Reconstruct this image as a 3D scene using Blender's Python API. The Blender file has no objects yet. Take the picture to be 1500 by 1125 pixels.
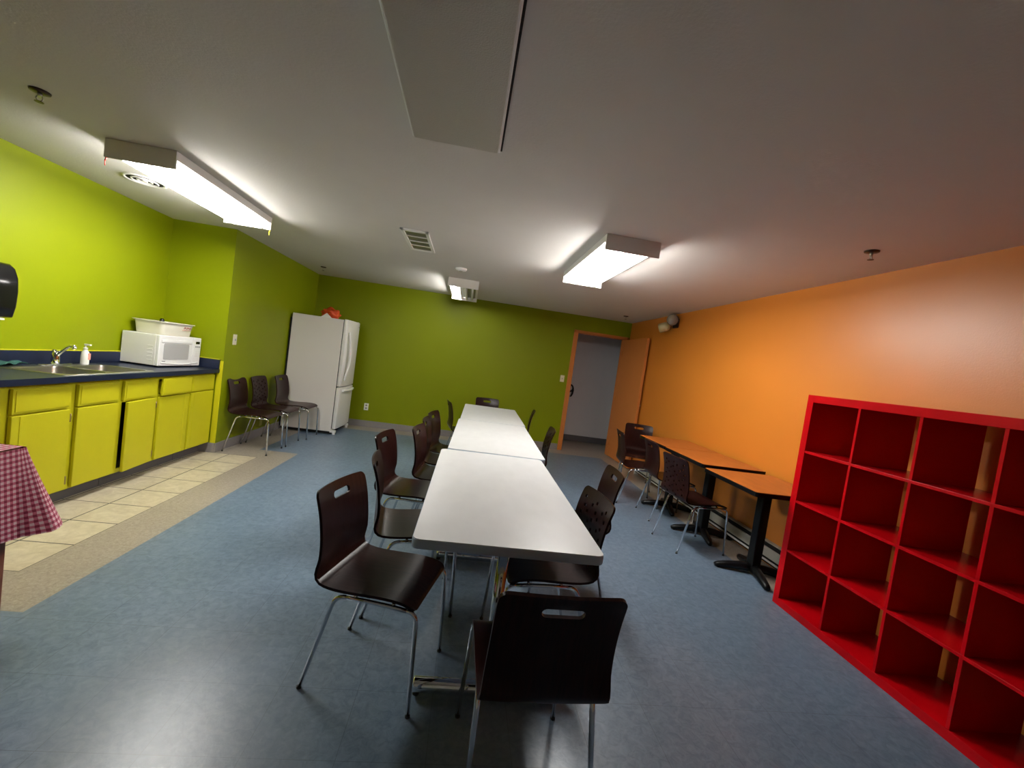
import bpy, bmesh, math, random
from mathutils import Vector, Matrix
from mathutils.geometry import delaunay_2d_cdt
random.seed(7)
SC = bpy.context.scene
COL = SC.collection
PI = math.pi

# ------------------------------------------------------------------ materials
def new_mat(name):
    m = bpy.data.materials.new(name); m.use_nodes = True
    nt = m.node_tree
    return m, nt, nt.nodes['Principled BSDF']

def mat(name, col, rough=.5, metal=0., noise=0., nscale=8., bump=0., bscale=60., coat=0., spec=.5, stretch=None, trans=0.):
    m, nt, b = new_mat(name)
    b.inputs['Base Color'].default_value = (*col, 1)
    b.inputs['Roughness'].default_value = rough
    b.inputs['Metallic'].default_value = metal
    b.inputs['Coat Weight'].default_value = coat
    b.inputs['Coat Roughness'].default_value = .18
    b.inputs['Specular IOR Level'].default_value = spec
    b.inputs['Transmission Weight'].default_value = trans
    tc = nt.nodes.new('ShaderNodeTexCoord')
    src = tc.outputs['Object']
    if stretch:
        mp = nt.nodes.new('ShaderNodeMapping'); mp.inputs['Scale'].default_value = stretch
        nt.links.new(src, mp.inputs['Vector']); src = mp.outputs['Vector']
    if noise:
        n = nt.nodes.new('ShaderNodeTexNoise'); n.inputs['Scale'].default_value = nscale; n.inputs['Detail'].default_value = 5
        nt.links.new(src, n.inputs['Vector'])
        mx = nt.nodes.new('ShaderNodeMix'); mx.data_type = 'RGBA'
        mx.inputs['A'].default_value = (*[c * (1 - noise) for c in col], 1)
        mx.inputs['B'].default_value = (*[min(1, c * (1 + noise)) for c in col], 1)
        nt.links.new(n.outputs['Fac'], mx.inputs['Factor']); nt.links.new(mx.outputs['Result'], b.inputs['Base Color'])
    if bump:
        n2 = nt.nodes.new('ShaderNodeTexNoise'); n2.inputs['Scale'].default_value = bscale; n2.inputs['Detail'].default_value = 3
        nt.links.new(src, n2.inputs['Vector'])
        bp = nt.nodes.new('ShaderNodeBump'); bp.inputs['Strength'].default_value = bump; bp.inputs['Distance'].default_value = .004
        nt.links.new(n2.outputs['Fac'], bp.inputs['Height']); nt.links.new(bp.outputs['Normal'], b.inputs['Normal'])
    return m

def grid_mask(nt, vec, x0, px, wx, y0, py, wy):
    """1 on the joint lines of a rectangular grid, else 0"""
    sp = nt.nodes.new('ShaderNodeSeparateXYZ'); nt.links.new(vec, sp.inputs[0])
    outs = []
    for ax, o, p, w in (('X', x0, px, wx), ('Y', y0, py, wy)):
        a = nt.nodes.new('ShaderNodeMath'); a.operation = 'SUBTRACT'; a.inputs[1].default_value = o
        nt.links.new(sp.outputs[ax], a.inputs[0])
        d = nt.nodes.new('ShaderNodeMath'); d.operation = 'DIVIDE'; d.inputs[1].default_value = p
        nt.links.new(a.outputs[0], d.inputs[0])
        pp = nt.nodes.new('ShaderNodeMath'); pp.operation = 'PINGPONG'; pp.inputs[1].default_value = .5
        nt.links.new(d.outputs[0], pp.inputs[0])
        l = nt.nodes.new('ShaderNodeMath'); l.operation = 'LESS_THAN'; l.inputs[1].default_value = w / p / 2
        nt.links.new(pp.outputs[0], l.inputs[0]); outs.append(l.outputs[0])
    mx = nt.nodes.new('ShaderNodeMath'); mx.operation = 'MAXIMUM'
    nt.links.new(outs[0], mx.inputs[0]); nt.links.new(outs[1], mx.inputs[1])
    return mx.outputs[0]

def floor_mat(name, c1, c2, joint, grid, jfac, rough, speck=26, speckc=None):
    m, nt, b = new_mat(name)
    tc = nt.nodes.new('ShaderNodeTexCoord'); v = tc.outputs['Object']
    n = nt.nodes.new('ShaderNodeTexNoise'); n.inputs['Scale'].default_value = speck; n.inputs['Detail'].default_value = 6; n.inputs['Roughness'].default_value = .7
    n.inputs['Distortion'].default_value = .8
    nt.links.new(v, n.inputs['Vector'])
    r = nt.nodes.new('ShaderNodeValToRGB'); r.color_ramp.elements[0].position = .36; r.color_ramp.elements[1].position = .66
    r.color_ramp.elements[0].color = (*c1, 1); r.color_ramp.elements[1].color = (*c2, 1)
    nt.links.new(n.outputs['Fac'], r.inputs['Fac'])
    n3 = nt.nodes.new('ShaderNodeTexNoise'); n3.inputs['Scale'].default_value = 2.3; n3.inputs['Detail'].default_value = 2
    nt.links.new(v, n3.inputs['Vector'])
    mul = nt.nodes.new('ShaderNodeMix'); mul.data_type = 'RGBA'; mul.blend_type = 'MULTIPLY'; mul.inputs['Factor'].default_value = 1
    r3 = nt.nodes.new('ShaderNodeValToRGB'); r3.color_ramp.elements[0].color = (.82, .82, .82, 1); r3.color_ramp.elements[1].color = (1.1, 1.1, 1.1, 1)
    nt.links.new(n3.outputs['Fac'], r3.inputs['Fac'])
    nt.links.new(r.outputs['Color'], mul.inputs['A']); nt.links.new(r3.outputs['Color'], mul.inputs['B'])
    g = grid_mask(nt, v, *grid)
    mf = nt.nodes.new('ShaderNodeMath'); mf.operation = 'MULTIPLY'; mf.inputs[1].default_value = jfac
    nt.links.new(g, mf.inputs[0])
    mx = nt.nodes.new('ShaderNodeMix'); mx.data_type = 'RGBA'; mx.inputs['B'].default_value = (*joint, 1)
    nt.links.new(mul.outputs['Result'], mx.inputs['A']); nt.links.new(mf.outputs[0], mx.inputs['Factor'])
    nt.links.new(mx.outputs['Result'], b.inputs['Base Color'])
    b.inputs['Roughness'].default_value = rough
    n2 = nt.nodes.new('ShaderNodeTexNoise'); n2.inputs['Scale'].default_value = 34; n2.inputs['Detail'].default_value = 4
    nt.links.new(v, n2.inputs['Vector'])
    bp = nt.nodes.new('ShaderNodeBump'); bp.inputs['Strength'].default_value = .16; bp.inputs['Distance'].default_value = .004
    nt.links.new(n2.outputs['Fac'], bp.inputs['Height']); nt.links.new(bp.outputs['Normal'], b.inputs['Normal'])
    return m

def wood_mat(name, c1, c2, rough, coat, scale=(2, 26, 26), spec=.5):
    m, nt, b = new_mat(name)
    tc = nt.nodes.new('ShaderNodeTexCoord')
    mp = nt.nodes.new('ShaderNodeMapping'); mp.inputs['Scale'].default_value = scale
    nt.links.new(tc.outputs['Object'], mp.inputs['Vector'])
    n = nt.nodes.new('ShaderNodeTexNoise'); n.inputs['Scale'].default_value = 3; n.inputs['Detail'].default_value = 6; n.inputs['Distortion'].default_value = .6
    nt.links.new(mp.outputs['Vector'], n.inputs['Vector'])
    r = nt.nodes.new('ShaderNodeValToRGB'); r.color_ramp.elements[0].position = .3; r.color_ramp.elements[1].position = .7
    r.color_ramp.elements[0].color = (*c1, 1); r.color_ramp.elements[1].color = (*c2, 1)
    nt.links.new(n.outputs['Fac'], r.inputs['Fac']); nt.links.new(r.outputs['Color'], b.inputs['Base Color'])
    b.inputs['Specular IOR Level'].default_value = spec; b.inputs['Roughness'].default_value = rough; b.inputs['Coat Weight'].default_value = coat; b.inputs['Coat Roughness'].default_value = .2
    return m

def emit(name, col, s):
    m, nt, b = new_mat(name)
    b.inputs['Base Color'].default_value = (.8, .8, .8, 1)
    b.inputs['Emission Color'].default_value = (*col, 1); b.inputs['Emission Strength'].default_value = s
    return m

def gingham_mat():
    m, nt, b = new_mat('gingham_cloth')
    uv = nt.nodes.new('ShaderNodeUVMap'); uv.uv_map = 'UVMap'
    sp = nt.nodes.new('ShaderNodeSeparateXYZ'); nt.links.new(uv.outputs[0], sp.inputs[0])
    ss = []
    for ax in ('X', 'Y'):
        f = nt.nodes.new('ShaderNodeMath'); f.operation = 'FRACT'; nt.links.new(sp.outputs[ax], f.inputs[0])
        l = nt.nodes.new('ShaderNodeMath'); l.operation = 'LESS_THAN'; l.inputs[1].default_value = .5
        nt.links.new(f.outputs[0], l.inputs[0]); ss.append(l.outputs[0])
    ad = nt.nodes.new('ShaderNodeMath'); ad.operation = 'ADD'
    nt.links.new(ss[0], ad.inputs[0]); nt.links.new(ss[1], ad.inputs[1])
    h = nt.nodes.new('ShaderNodeMath'); h.operation = 'MULTIPLY'; h.inputs[1].default_value = .5
    nt.links.new(ad.outputs[0], h.inputs[0])
    r = nt.nodes.new('ShaderNodeValToRGB'); r.color_ramp.interpolation = 'CONSTANT'
    e = r.color_ramp.elements
    e[0].color = (.80, .60, .62, 1); e[0].position = 0
    e[1].color = (.58, .15, .22, 1); e[1].position = .4
    x = e.new(.8); x.color = (.27, .015, .05, 1)
    nt.links.new(h.outputs[0], r.inputs['Fac']); nt.links.new(r.outputs['Color'], b.inputs['Base Color'])
    b.inputs['Roughness'].default_value = .6
    return m

M = {}
M['green'] = mat('green_wall_paint', (.196, .238, .0010), .45, noise=.03, nscale=3, bump=.12, bscale=120, spec=.2)
M['orange'] = mat('orange_wall_paint', (.58, .190, .022), .36, noise=.03, nscale=3, bump=.12, bscale=120, spec=.5)
M['ceil'] = mat('ceiling_paint', (.66, .635, .60), .75, noise=.03, nscale=5, bump=.25, bscale=90, spec=.2)
M['grey_wall'] = mat('grey_hall_paint', (.78, .77, .79), .6, noise=.03, bump=.1, bscale=80)
M['cream_wall'] = mat('cream_paint', (.5, .48, .42), .6, noise=.03)
M['blue_vinyl'] = floor_mat('blue_vinyl_tile', (.108, .163, .228), (.178, .246, .330), (.03, .045, .06), (-.872, .305, .0022, 1.395, .305, .0022), .45, .32)
M['tan_vinyl'] = floor_mat('tan_vinyl_tile', (.27, .235, .185), (.42, .375, .31), (.16, .14, .11), (-.872, .305, .002, 2.045, .305, .002), .4, .34, speck=60)
M['ceramic'] = floor_mat('beige_ceramic_tile', (.50, .44, .31), (.64, .58, .43), (.045, .04, .032), (-2.130, .292, .009, 2.351, .3095, .009), 1., .32, speck=14)
M['baseboard'] = mat('grey_rubber_baseboard', (.23, .215, .22), .45, noise=.06, nscale=30)
M['kick'] = mat('dark_grey_kick_board', (.11, .105, .11), .5, noise=.1, nscale=20)
M['yellow'] = mat('yellow_cabinet_paint', (.56, .53, .010), .42, noise=.035, nscale=12, bump=.1, bscale=60, spec=.35)
M['yellow_in'] = mat('cabinet_interior', (.05, .035, .015), .8)
M['counter'] = mat('navy_laminate', (.006, .011, .031), .36, noise=.35, nscale=45, spec=.5)
M['steel'] = mat('stainless_steel', (.55, .54, .50), .28, 1., noise=.06, nscale=20)
M['chrome'] = mat('chrome', (.74, .76, .80), .06, 1.)
M['espresso'] = wood_mat('espresso_veneer', (.010, .0030, .0026), (.026, .0080, .0066), .28, .05, (30, 3, 3), .12)
M['rubber'] = mat('black_rubber', (.012, .012, .012), .6)
M['laminate'] = mat('pale_grey_laminate', (.68, .69, .70), .33, noise=.07, nscale=14, stretch=(1, .5, 1), spec=.5)
M['edge'] = mat('grey_blue_table_edge', (.44, .54, .66), .45, noise=.1, nscale=20, stretch=(1, 1, 10))
M['orangetop'] = wood_mat('orange_brown_laminate', (.31, .085, .017), (.42, .125, .026), .3, .1, (12, 2, 12))
M['blackmetal'] = mat('black_powder_coat', (.004, .004, .0045), .3, noise=.1, spec=.22)
M['red'] = mat('red_lacquer', (.48, .0015, .005), .24, noise=.04, nscale=20, bump=.04, bscale=200, spec=.16)
M['appliance'] = mat('white_appliance_enamel', (.80, .79, .76), .3, bump=.04, bscale=250)
M['applside'] = mat('offwhite_fridge_side', (.78, .75, .70), .45, bump=.12, bscale=220)
M['white'] = mat('white_plastic', (.82, .82, .80), .35)
M['cream'] = mat('cream_plastic', (.72, .68, .50), .4)
M['white_metal'] = mat('white_painted_steel', (.78, .77, .74), .4)
M['grey_metal'] = mat('grey_painted_steel', (.36, .35, .30), .4, noise=.06)
M['heater_panel'] = mat('pale_grey_heater_enamel', (.50, .49, .44), .4)
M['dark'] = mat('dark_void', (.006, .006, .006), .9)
M['glassblack'] = mat('black_gloss_plastic', (.006, .006, .007), .12, spec=.6)
M['window'] = mat('grey_microwave_window', (.42, .42, .41), .22, noise=.08, nscale=200)
M['grey_print'] = mat('grey_print', (.25, .25, .26), .5)
M['tube'] = emit('fluorescent_tube_lit', (1.0, .97, .93), 46.)
M['tube_off'] = mat('fluorescent_tube_unlit', (.7, .7, .68), .3)
M['reflector'] = mat('white_reflector', (.82, .81, .78), .35)
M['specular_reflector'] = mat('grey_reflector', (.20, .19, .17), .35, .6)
M['diffuser'] = mat('prismatic_diffuser', (.47, .44, .39), .35, noise=.03, nscale=60, bump=.5, bscale=170)
M['orange_door'] = mat('orange_door_paint', (.56, .190, .042), .45, noise=.05, nscale=6, spec=.35)
M['brass'] = mat('dull_brass', (.42, .33, .18), .35, 1.)
M['bronze'] = mat('dark_bronze', (.06, .04, .03), .35, .8)
M['brownwood'] = wood_mat('brown_table_leg_wood', (.17, .045, .02), (.27, .08, .035), .4, .1, (20, 20, 2))
M['gingham'] = gingham_mat()
M['bag'] = mat('orange_plastic_bag', (.62, .07, .01), .35, noise=.3, nscale=9)
M['paper'] = mat('white_paper', (.85, .84, .80), .8)
M['green_cloth'] = mat('dark_green_cloth', (.012, .07, .055), .9, noise=.2, nscale=40)
M['soapclear'] = mat('clear_soap_plastic', (.80, .80, .78), .15)
M['pink'] = mat('pink_label', (.75, .32, .27), .5)
M['tub'] = mat('white_tub_plastic', (.80, .78, .66), .4)
M['redink'] = mat('red_ink', (.55, .16, .10), .7)
M['lamp_lens'] = mat('clear_lamp_lens', (.26, .22, .18), .10, spec=.9)
M['beige'] = mat('beige_lamp_housing', (.42, .34, .17), .45)
M['red_clip'] = mat('red_plastic', (.6, .05, .02), .4)
M['yellow_clip'] = mat('yellow_plastic', (.75, .62, .03), .4)
M['greenplate'] = mat('olive_painted_plate', (.33, .34, .03), .4)

# ------------------------------------------------------------------ mesh helpers
class MB:
    def __init__(self): self.bm = bmesh.new(); self.sm = []
    def box(self, x0, x1, y0, y1, z0, z1, mi=0, mtx=None):
        vs = [self.bm.verts.new((x, y, z)) for x in (x0, x1) for y in (y0, y1) for z in (z0, z1)]
        for q in ((0, 1, 3, 2), (4, 6, 7, 5), (0, 4, 5, 1), (2, 3, 7, 6), (0, 2, 6, 4), (1, 5, 7, 3)):
            f = self.bm.faces.new([vs[i] for i in q]); f.material_index = mi
        if mtx is not None:
            for v in vs: v.co = mtx @ v.co
        return self
    def quad(self, pts, mi=0):
        f = self.bm.faces.new([self.bm.verts.new(p) for p in pts]); f.material_index = mi; return self
    def prism(self, pts, z0, z1, mi=0, smooth=False, mtx=None):
        a = [self.bm.verts.new((p[0], p[1], z0)) for p in pts]; b = [self.bm.verts.new((p[0], p[1], z1)) for p in pts]
        n = len(pts)
        fs = [self.bm.faces.new(a[::-1]), self.bm.faces.new(b)]
        for i in range(n):
            f = self.bm.faces.new((a[i], a[(i + 1) % n], b[(i + 1) % n], b[i])); f.smooth = smooth; fs.append(f)
        for f in fs: f.material_index = mi
        if mtx is not None:
            for v in a + b: v.co = mtx @ v.co
        return self
    def lathe(self, prof, n=24, mi=0, c=(0, 0, 0), axis='Z', cap=True):
        """prof: (radius, height) list; axis along Z, X or Y"""
        rings = []
        for r, h in prof:
            ring = []
            for k in range(n):
                a = 2 * PI * k / n
                u, v = r * math.cos(a), r * math.sin(a)
                p = {'Z': (u, v, h), 'X': (h, u, v), 'Y': (v, h, u)}[axis]
                ring.append(self.bm.verts.new((p[0] + c[0], p[1] + c[1], p[2] + c[2])))
            rings.append(ring)
        for a, b in zip(rings, rings[1:]):
            for k in range(n):
                f = self.bm.faces.new((a[k], a[(k + 1) % n], b[(k + 1) % n], b[k])); f.smooth = True; f.material_index = mi
        if cap:
            f = self.bm.faces.new(rings[0][::-1]); f.material_index = mi
            f = self.bm.faces.new(rings[-1]); f.material_index = mi
        return self
    def tube(self, pts, r, n=10, mi=0, cap=True, radii=None):
        pts = [Vector(p) for p in pts]
        rings = []; up = None
        for i, p in enumerate(pts):
            if i == 0: t = pts[1] - p
            elif i == len(pts) - 1: t = p - pts[i - 1]
            else: t = (pts[i + 1] - p).normalized() + (p - pts[i - 1]).normalized()
            t.normalize()
            if up is None:
                up = Vector((0, 0, 1)) if abs(t.z) < .9 else Vector((1, 0, 0))
            s = t.cross(up).normalized(); up = s.cross(t).normalized()
            rr = radii[i] if radii else r
            rings.append([self.bm.verts.new(p + s * rr * math.cos(2 * PI * k / n) + up * rr * math.sin(2 * PI * k / n)) for k in range(n)])
        for a, b in zip(rings, rings[1:]):
            for k in range(n):
                f = self.bm.faces.new((a[k], a[(k + 1) % n], b[(k + 1) % n], b[k])); f.smooth = True; f.material_index = mi
        if cap:
            for rg in (rings[0][::-1], rings[-1]):
                f = self.bm.faces.new(rg); f.material_index = mi
        return self
    def build(self, name, mats, parent=None, bevel=0, seg=2, loc=None, rotz=0):
        bmesh.ops.recalc_face_normals(self.bm, faces=self.bm.faces)
        me = bpy.data.meshes.new(name); self.bm.to_mesh(me); self.bm.free()
        for m in (mats if isinstance(mats, (list, tuple)) else [mats]): me.materials.append(m)
        o = bpy.data.objects.new(name, me); COL.objects.link(o)
        if parent: o.parent = parent
        if loc: o.location = loc
        if rotz: o.rotation_euler = (0, 0, rotz)
        if bevel:
            b = o.modifiers.new('edge_round', 'BEVEL'); b.width = bevel; b.segments = seg; b.limit_method = 'ANGLE'; b.angle_limit = math.radians(40)
        return o

def tag(o, label, cat, group=None, kind=None):
    o['label'] = label; o['category'] = cat
    if group: o['group'] = group
    if kind: o['kind'] = kind
    return o
def thing(name, label, cat, loc=(0, 0, 0), rotz=0, group=None):
    o = bpy.data.objects.new(name, None); COL.objects.link(o); o.empty_display_size = .1
    o.location = loc; o.rotation_euler = (0, 0, rotz)
    return tag(o, label, cat, group)
def struct(o, label, cat):
    return tag(o, label, cat, None, 'structure')
def copy_tree(o, parent=None):
    c = o.copy(); COL.objects.link(c)
    if parent is not None: c.parent = parent
    for ch in o.children: copy_tree(ch, c)
    return c
def fillet(pts, r, n=5):
    """round the inner corners of a polyline"""
    pts = [Vector(p) for p in pts]; out = [pts[0]]
    for a, b, c in zip(pts, pts[1:], pts[2:]):
        d1 = (a - b).normalized(); d2 = (c - b).normalized()
        p0 = b + d1 * r; p1 = b + d2 * r
        for k in range(n + 1):
            t = k / n
            out.append((1 - t) ** 2 * p0 + 2 * t * (1 - t) * b + t * t * p1)
    out.append(pts[-1]); return out
def rrect(x0, x1, y0, y1, r, n=5):
    out = []
    for cx, cy, a0 in ((x1 - r, y1 - r, 0), (x0 + r, y1 - r, 90), (x0 + r, y0 + r, 180), (x1 - r, y0 + r, 270)):
        for k in range(n + 1):
            a = math.radians(a0 + 90 * k / n); out.append((cx + r * math.cos(a), cy + r * math.sin(a)))
    return out

# ------------------------------------------------------------------ room constants
XR, XL, XK, YB, YA, YF, C = 2.795, -2.578, -3.203, 7.283, 4.82, -1.6, 2.404

# ------------------------------------------------------------------ floor, walls, ceiling
mb = MB()
xs = [XK, -2.255, -2.13, -1.82, 2.48, XR]; ys = [YF, 2.042, 2.351, 4.83, 5.14, 6.95, YB]
for i in range(5):
    for j in range(6):
        x = (xs[i] + xs[i + 1]) / 2; y = (ys[j] + ys[j + 1]) / 2
        mi = 1
        if x < -2.13 and 2.351 < y < 4.83: mi = 2
        elif -1.82 < x < 2.48 and y < 6.95: mi = 0
        elif y < 2.042 and x < 2.48: mi = 0
        elif -2.255 < x < -1.82 and 5.14 < y < 6.95: mi = 0
        mb.quad([(xs[i], ys[j], 0), (xs[i + 1], ys[j], 0), (xs[i + 1], ys[j + 1], 0), (xs[i], ys[j + 1], 0)], mi)
mb.box(XK, XR, YF, YB, -.1, -.002, 1)
struct(mb.build('floor', [M['blue_vinyl'], M['tan_vinyl'], M['ceramic']]), 'blue vinyl tile floor with tan border and beige kitchen tiles', 'floor')
struct(MB().box(1.4, 4.6, YB, 8.5, -.1, -.001).build('floor_hallway', M['tan_vinyl']), 'grey-tan hallway floor beyond the open orange door', 'floor')
struct(MB().box(XK - .1, XR + .1, YF - .1, YB + .12, C, C + .1).build('ceiling', M['ceil']), 'painted plaster ceiling of the room', 'ceiling')
struct(MB().box(1.4, 4.6, YB + .12, 8.5, C, C + .1).build('ceiling_hallway', M['ceil']), 'hallway ceiling beyond the open door', 'ceiling')
struct(MB().box(XR, XR + .1, YF, YB + .12, 0, C).build('wall_right', M['orange']), 'orange painted wall behind the red shelf', 'wall')
DX0, DX1, DZ = 1.80, 2.745, 2.115
mb = MB().box(XL - .1, DX0, YB, YB + .12, 0, C).box(DX1, XR, YB, YB + .12, 0, C).box(DX0, DX1, YB, YB + .12, DZ, C)
struct(mb.build('wall_back', M['green']), 'green back wall with the doorway', 'wall')
struct(MB().box(XL - .1, XL, YA + .1, YB, 0, C).build('wall_left', M['green']), 'green side wall behind the three chairs', 'wall')
struct(MB().box(XK, XL, YA, YA + .1, 0, C).build('wall_return', M['green']), 'short green wall at the end of the kitchen counter', 'wall')
struct(MB().box(XK - .1, XK, YF, YA + .1, 0, C).build('wall_kitchen', M['green']), 'bright green wall above the kitchen counter', 'wall')
struct(MB().box(XK, XR, YF - .1, YF, 0, C).build('wall_front', M['cream_wall']), 'cream wall behind the viewer', 'wall')
struct(MB().box(1.4, 4.6, 8.4, 8.5, 0, C).build('wall_hallway', M['grey_wall']), 'grey hallway wall seen through the doorway', 'wall')
struct(MB().box(1.4, 1.5, YB + .12, 8.4, 0, C).build('wall_hallway_side', M['grey_wall']), 'grey hallway side wall', 'wall')
struct(MB().box(4.5, 4.6, YB + .12, 8.4, 0, C).build('wall_hallway_end', M['grey_wall']), 'grey hallway end wall', 'wall')
# baseboards
def base(name, x0, x1, y0, y1, label, m='baseboard', z=.105):
    struct(MB().box(x0, x1, y0, y1, 0, z).build(name, M[m], bevel=.004), label, 'baseboard')
base('baseboard_back', XL + .012, DX0 - .03, YB - .012, YB, 'grey rubber baseboard along the green back wall')
base('baseboard_left', XL, XL + .012, YA - .012, YB, 'grey rubber baseboard behind the three chairs')
base('baseboard_return', -2.735, XL, YA - .012, YA, 'short grey baseboard piece beside the last cabinet')
base('baseboard_hallway', 1.5, 4.5, 8.388, 8.4, 'dark grey baseboard along the hallway wall', 'kick', .12)
struct(MB().box(XL - .052, XL + .004, YA - .006, YA, .105, 1.0).build('trim_1', M['yellow'], bevel=.002), 'yellow painted strip at the wall corner beside the last cabinet', 'trim')

# ------------------------------------------------------------------ door
fr = thing('door_frame', 'orange door frame in the green back wall', 'door frame', (2.27, YB, 0)); fr['kind'] = 'structure'
fx = 2.27; y0, y1 = -.022, .135
mb = MB().box(1.775 - fx, DX0 - fx, y0, 0, 0, 2.145).box(1.80 - fx, 1.852 - fx, y0, y1, 0, 2.10); mb.build('jamb', M['orange_door'], fr, .004)
mb = MB().box(2.70 - fx, 2.745 - fx, y0, y1, 0, 2.10); mb.box(2.745 - fx, 2.78 - fx, y0, 0, 0, 2.145); mb.build('jamb', M['orange_door'], fr, .004)
MB().box(1.775 - fx, 2.78 - fx, y0, 0, 2.10, 2.145).box(1.80 - fx, 2.745 - fx, y0, y1, 2.095, 2.115).build('lintel', M['orange_door'], fr, .004)
ang = math.radians(-88.6)
dr = thing('door_1', 'open orange door leaf standing against the orange wall', 'door', (2.694, YB - .03, 0)); dr['kind'] = 'structure'
W = .905
# leaf runs from the hinge toward the viewer, almost parallel to the orange wall
dr.rotation_euler = (0, 0, math.radians(1.6))
MB().box(0, .044, -W, 0, .012, 2.09).build('leaf', M['orange_door'], dr, .003)
mb = MB().lathe([(.032, 0), (.032, .006), (.012, .008), (.012, .034), (.026, .04), (.028, .052), (.02, .062)], 16, c=(.044, -W + .06, 1.02), axis='X')
k = mb.build('knob', M['brass'], dr)
for z in (.25, 1.05, 1.85):
    MB().lathe([(.008, z - .05), (.008, z + .05)], 10, c=(-.006, 0.004, 0)).build('hinge', M['orange_door'], dr)
# curled black shape on the hallway wall
pts = []
for k in range(22):
    a = math.radians(200 - 330 * k / 21) if k < 22 else 0
    pts.append((.055 * math.cos(a), -.012, .05 + .062 * math.sin(a)))
t = thing('wall_numeral', 'black curled nine shape on the grey hallway wall by the door frame', 'wall ornament', (2.128, 8.40, 1.0))
ring = [(.062 * math.cos(math.radians(a)), -.014, .07 + .068 * math.sin(math.radians(a))) for a in range(-70, 291, 20)]
tail = [(.062, -.014, .085), (.068, -.014, .03), (.062, -.014, -.04), (.045, -.014, -.085), (.022, -.014, -.10)]
MB().tube(ring, .017, 8).build('loop', M['dark'], t); MB().tube(tail, .017, 8, radii=[.018, .022, .02, .017, .012]).build('tail', M['dark'], t)

# ------------------------------------------------------------------ ceiling fixtures
def fixture(label, cx, y0, y1, lit, w=.40, clips=(), dark_side=False):
    L = y1 - y0
    t = thing('fluorescent_fixture', label, 'ceiling light', (cx, (y0 + y1) / 2, C), 0, 'surface mounted fluorescent fixtures')
    h = w / 2
    MB().box(-h + .001, h - .001, -L / 2 + .0125, L / 2 - .0125, -.054, -.0005).build('housing', M['white_metal'], t, .003)
    for s in (-1, 1):
        MB().box(-h, h, s * L / 2 - (.012 if s > 0 else 0), s * L / 2 + (0 if s > 0 else .012), -.112, -.0005).build('end_plate', M['white_metal'], t, .003)
    # reflector tray with ridges between the tubes
    pr = MB(); n = 4; sw = (w - .07) / n
    for i in range(n):
        x = -h + .035 + sw * i
        pr.quad([(x, -L / 2 + .012, -.056), (x, L / 2 - .012, -.056), (x + sw * .5, L / 2 - .012, -.062), (x + sw * .5, -L / 2 + .012, -.062)])
        pr.quad([(x + sw * .5, -L / 2 + .012, -.062), (x + sw * .5, L / 2 - .012, -.062), (x + sw, L / 2 - .012, -.056), (x + sw, -L / 2 + .012, -.056)])
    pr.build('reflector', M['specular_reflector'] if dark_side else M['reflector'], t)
    for i in range(n):
        x = -h + .035 + sw * (i + .5)
        MB().lathe([(.0155, -L / 2 + .03), (.0155, L / 2 - .03)], 12, c=(x, 0, -.088), axis='Y').build('tube', M['tube'] if i in lit else M['tube_off'], t)
        for s in (-1, 1):
            MB().box(x - .012, x + .012, s * (L / 2 - .022) - .010, s * (L / 2 - .022) + .010, -.106, -.056).build('socket', M['white'], t)
    for (sx, sy, mm) in clips:
        x = sx * (h - .01); y = sy * (L / 2 - .004)
        MB().tube([(x, y, -.11), (x + .004, y, -.118), (x - .003, y, -.13)], .004, 6).tube([(x - .003, y, -.13), (x, y, -.16)], .0025, 6).build('pull_tab', M[mm], t)
    return t
fixture('lit fluorescent fixture over the kitchen sink, nearest the green kitchen wall', -2.10, 2.83, 4.08, (0, 1, 2, 3), clips=((-1, -1, 'red_clip'), (1, 1, 'yellow_clip')))
fixture('lit fluorescent fixture on the side of the orange wall', 1.04, 2.91, 4.24, (0, 1, 2, 3))
fixture('half-lit fluorescent fixture near the green back wall', -.185, 5.58, 6.86, (0,), dark_side=True)
t = thing('unlit_ceiling_fixture', 'unlit ceiling light panel with a prismatic cover above the table', 'ceiling light', (-.183, 1.40, C))
MB().box(-.204, .212, -.64, .652, -.006, -.0005).build('shadow_gap', M['dark'], t)  # black strip standing in for the shadowed gap at the right and far edges
MB().box(-.203, .203, -.64, .64, -.022, -.0006).build('frame', M['white_metal'], t, .004)
MB().prism(rrect(-.194, .194, -.631, .631, .01, 3), -.030, -.018).build('diffuser', M['diffuser'], t, .004)

# ------------------------------------------------------------------ ceiling fittings
t = thing('ceiling_vent', 'rectangular louvred vent in the middle of the ceiling', 'vent', (-.585, 4.01, C))
a, b = .12, .35
MB().box(-a, a, -b, -b + .04, -.014, -.0005).box(-a, a, b - .04, b, -.014, -.0005).box(-a, -a + .03, -b, b, -.014, -.0005).box(a - .03, a, -b, b, -.014, -.0005).build('frame', M['white_metal'], t, .003)
MB().box(-a + .03, a - .03, -b + .04, b - .04, -.004, -.0005).build('backing', M['specular_reflector'], t)
for k in range(1, 4):
    y = -b + .04 + (2 * b - .08) * k / 4
    MB().box(-a + .03, a - .03, y - .007, y + .007, -.012, -.004).build('louvre', M['white_metal'], t)

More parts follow.
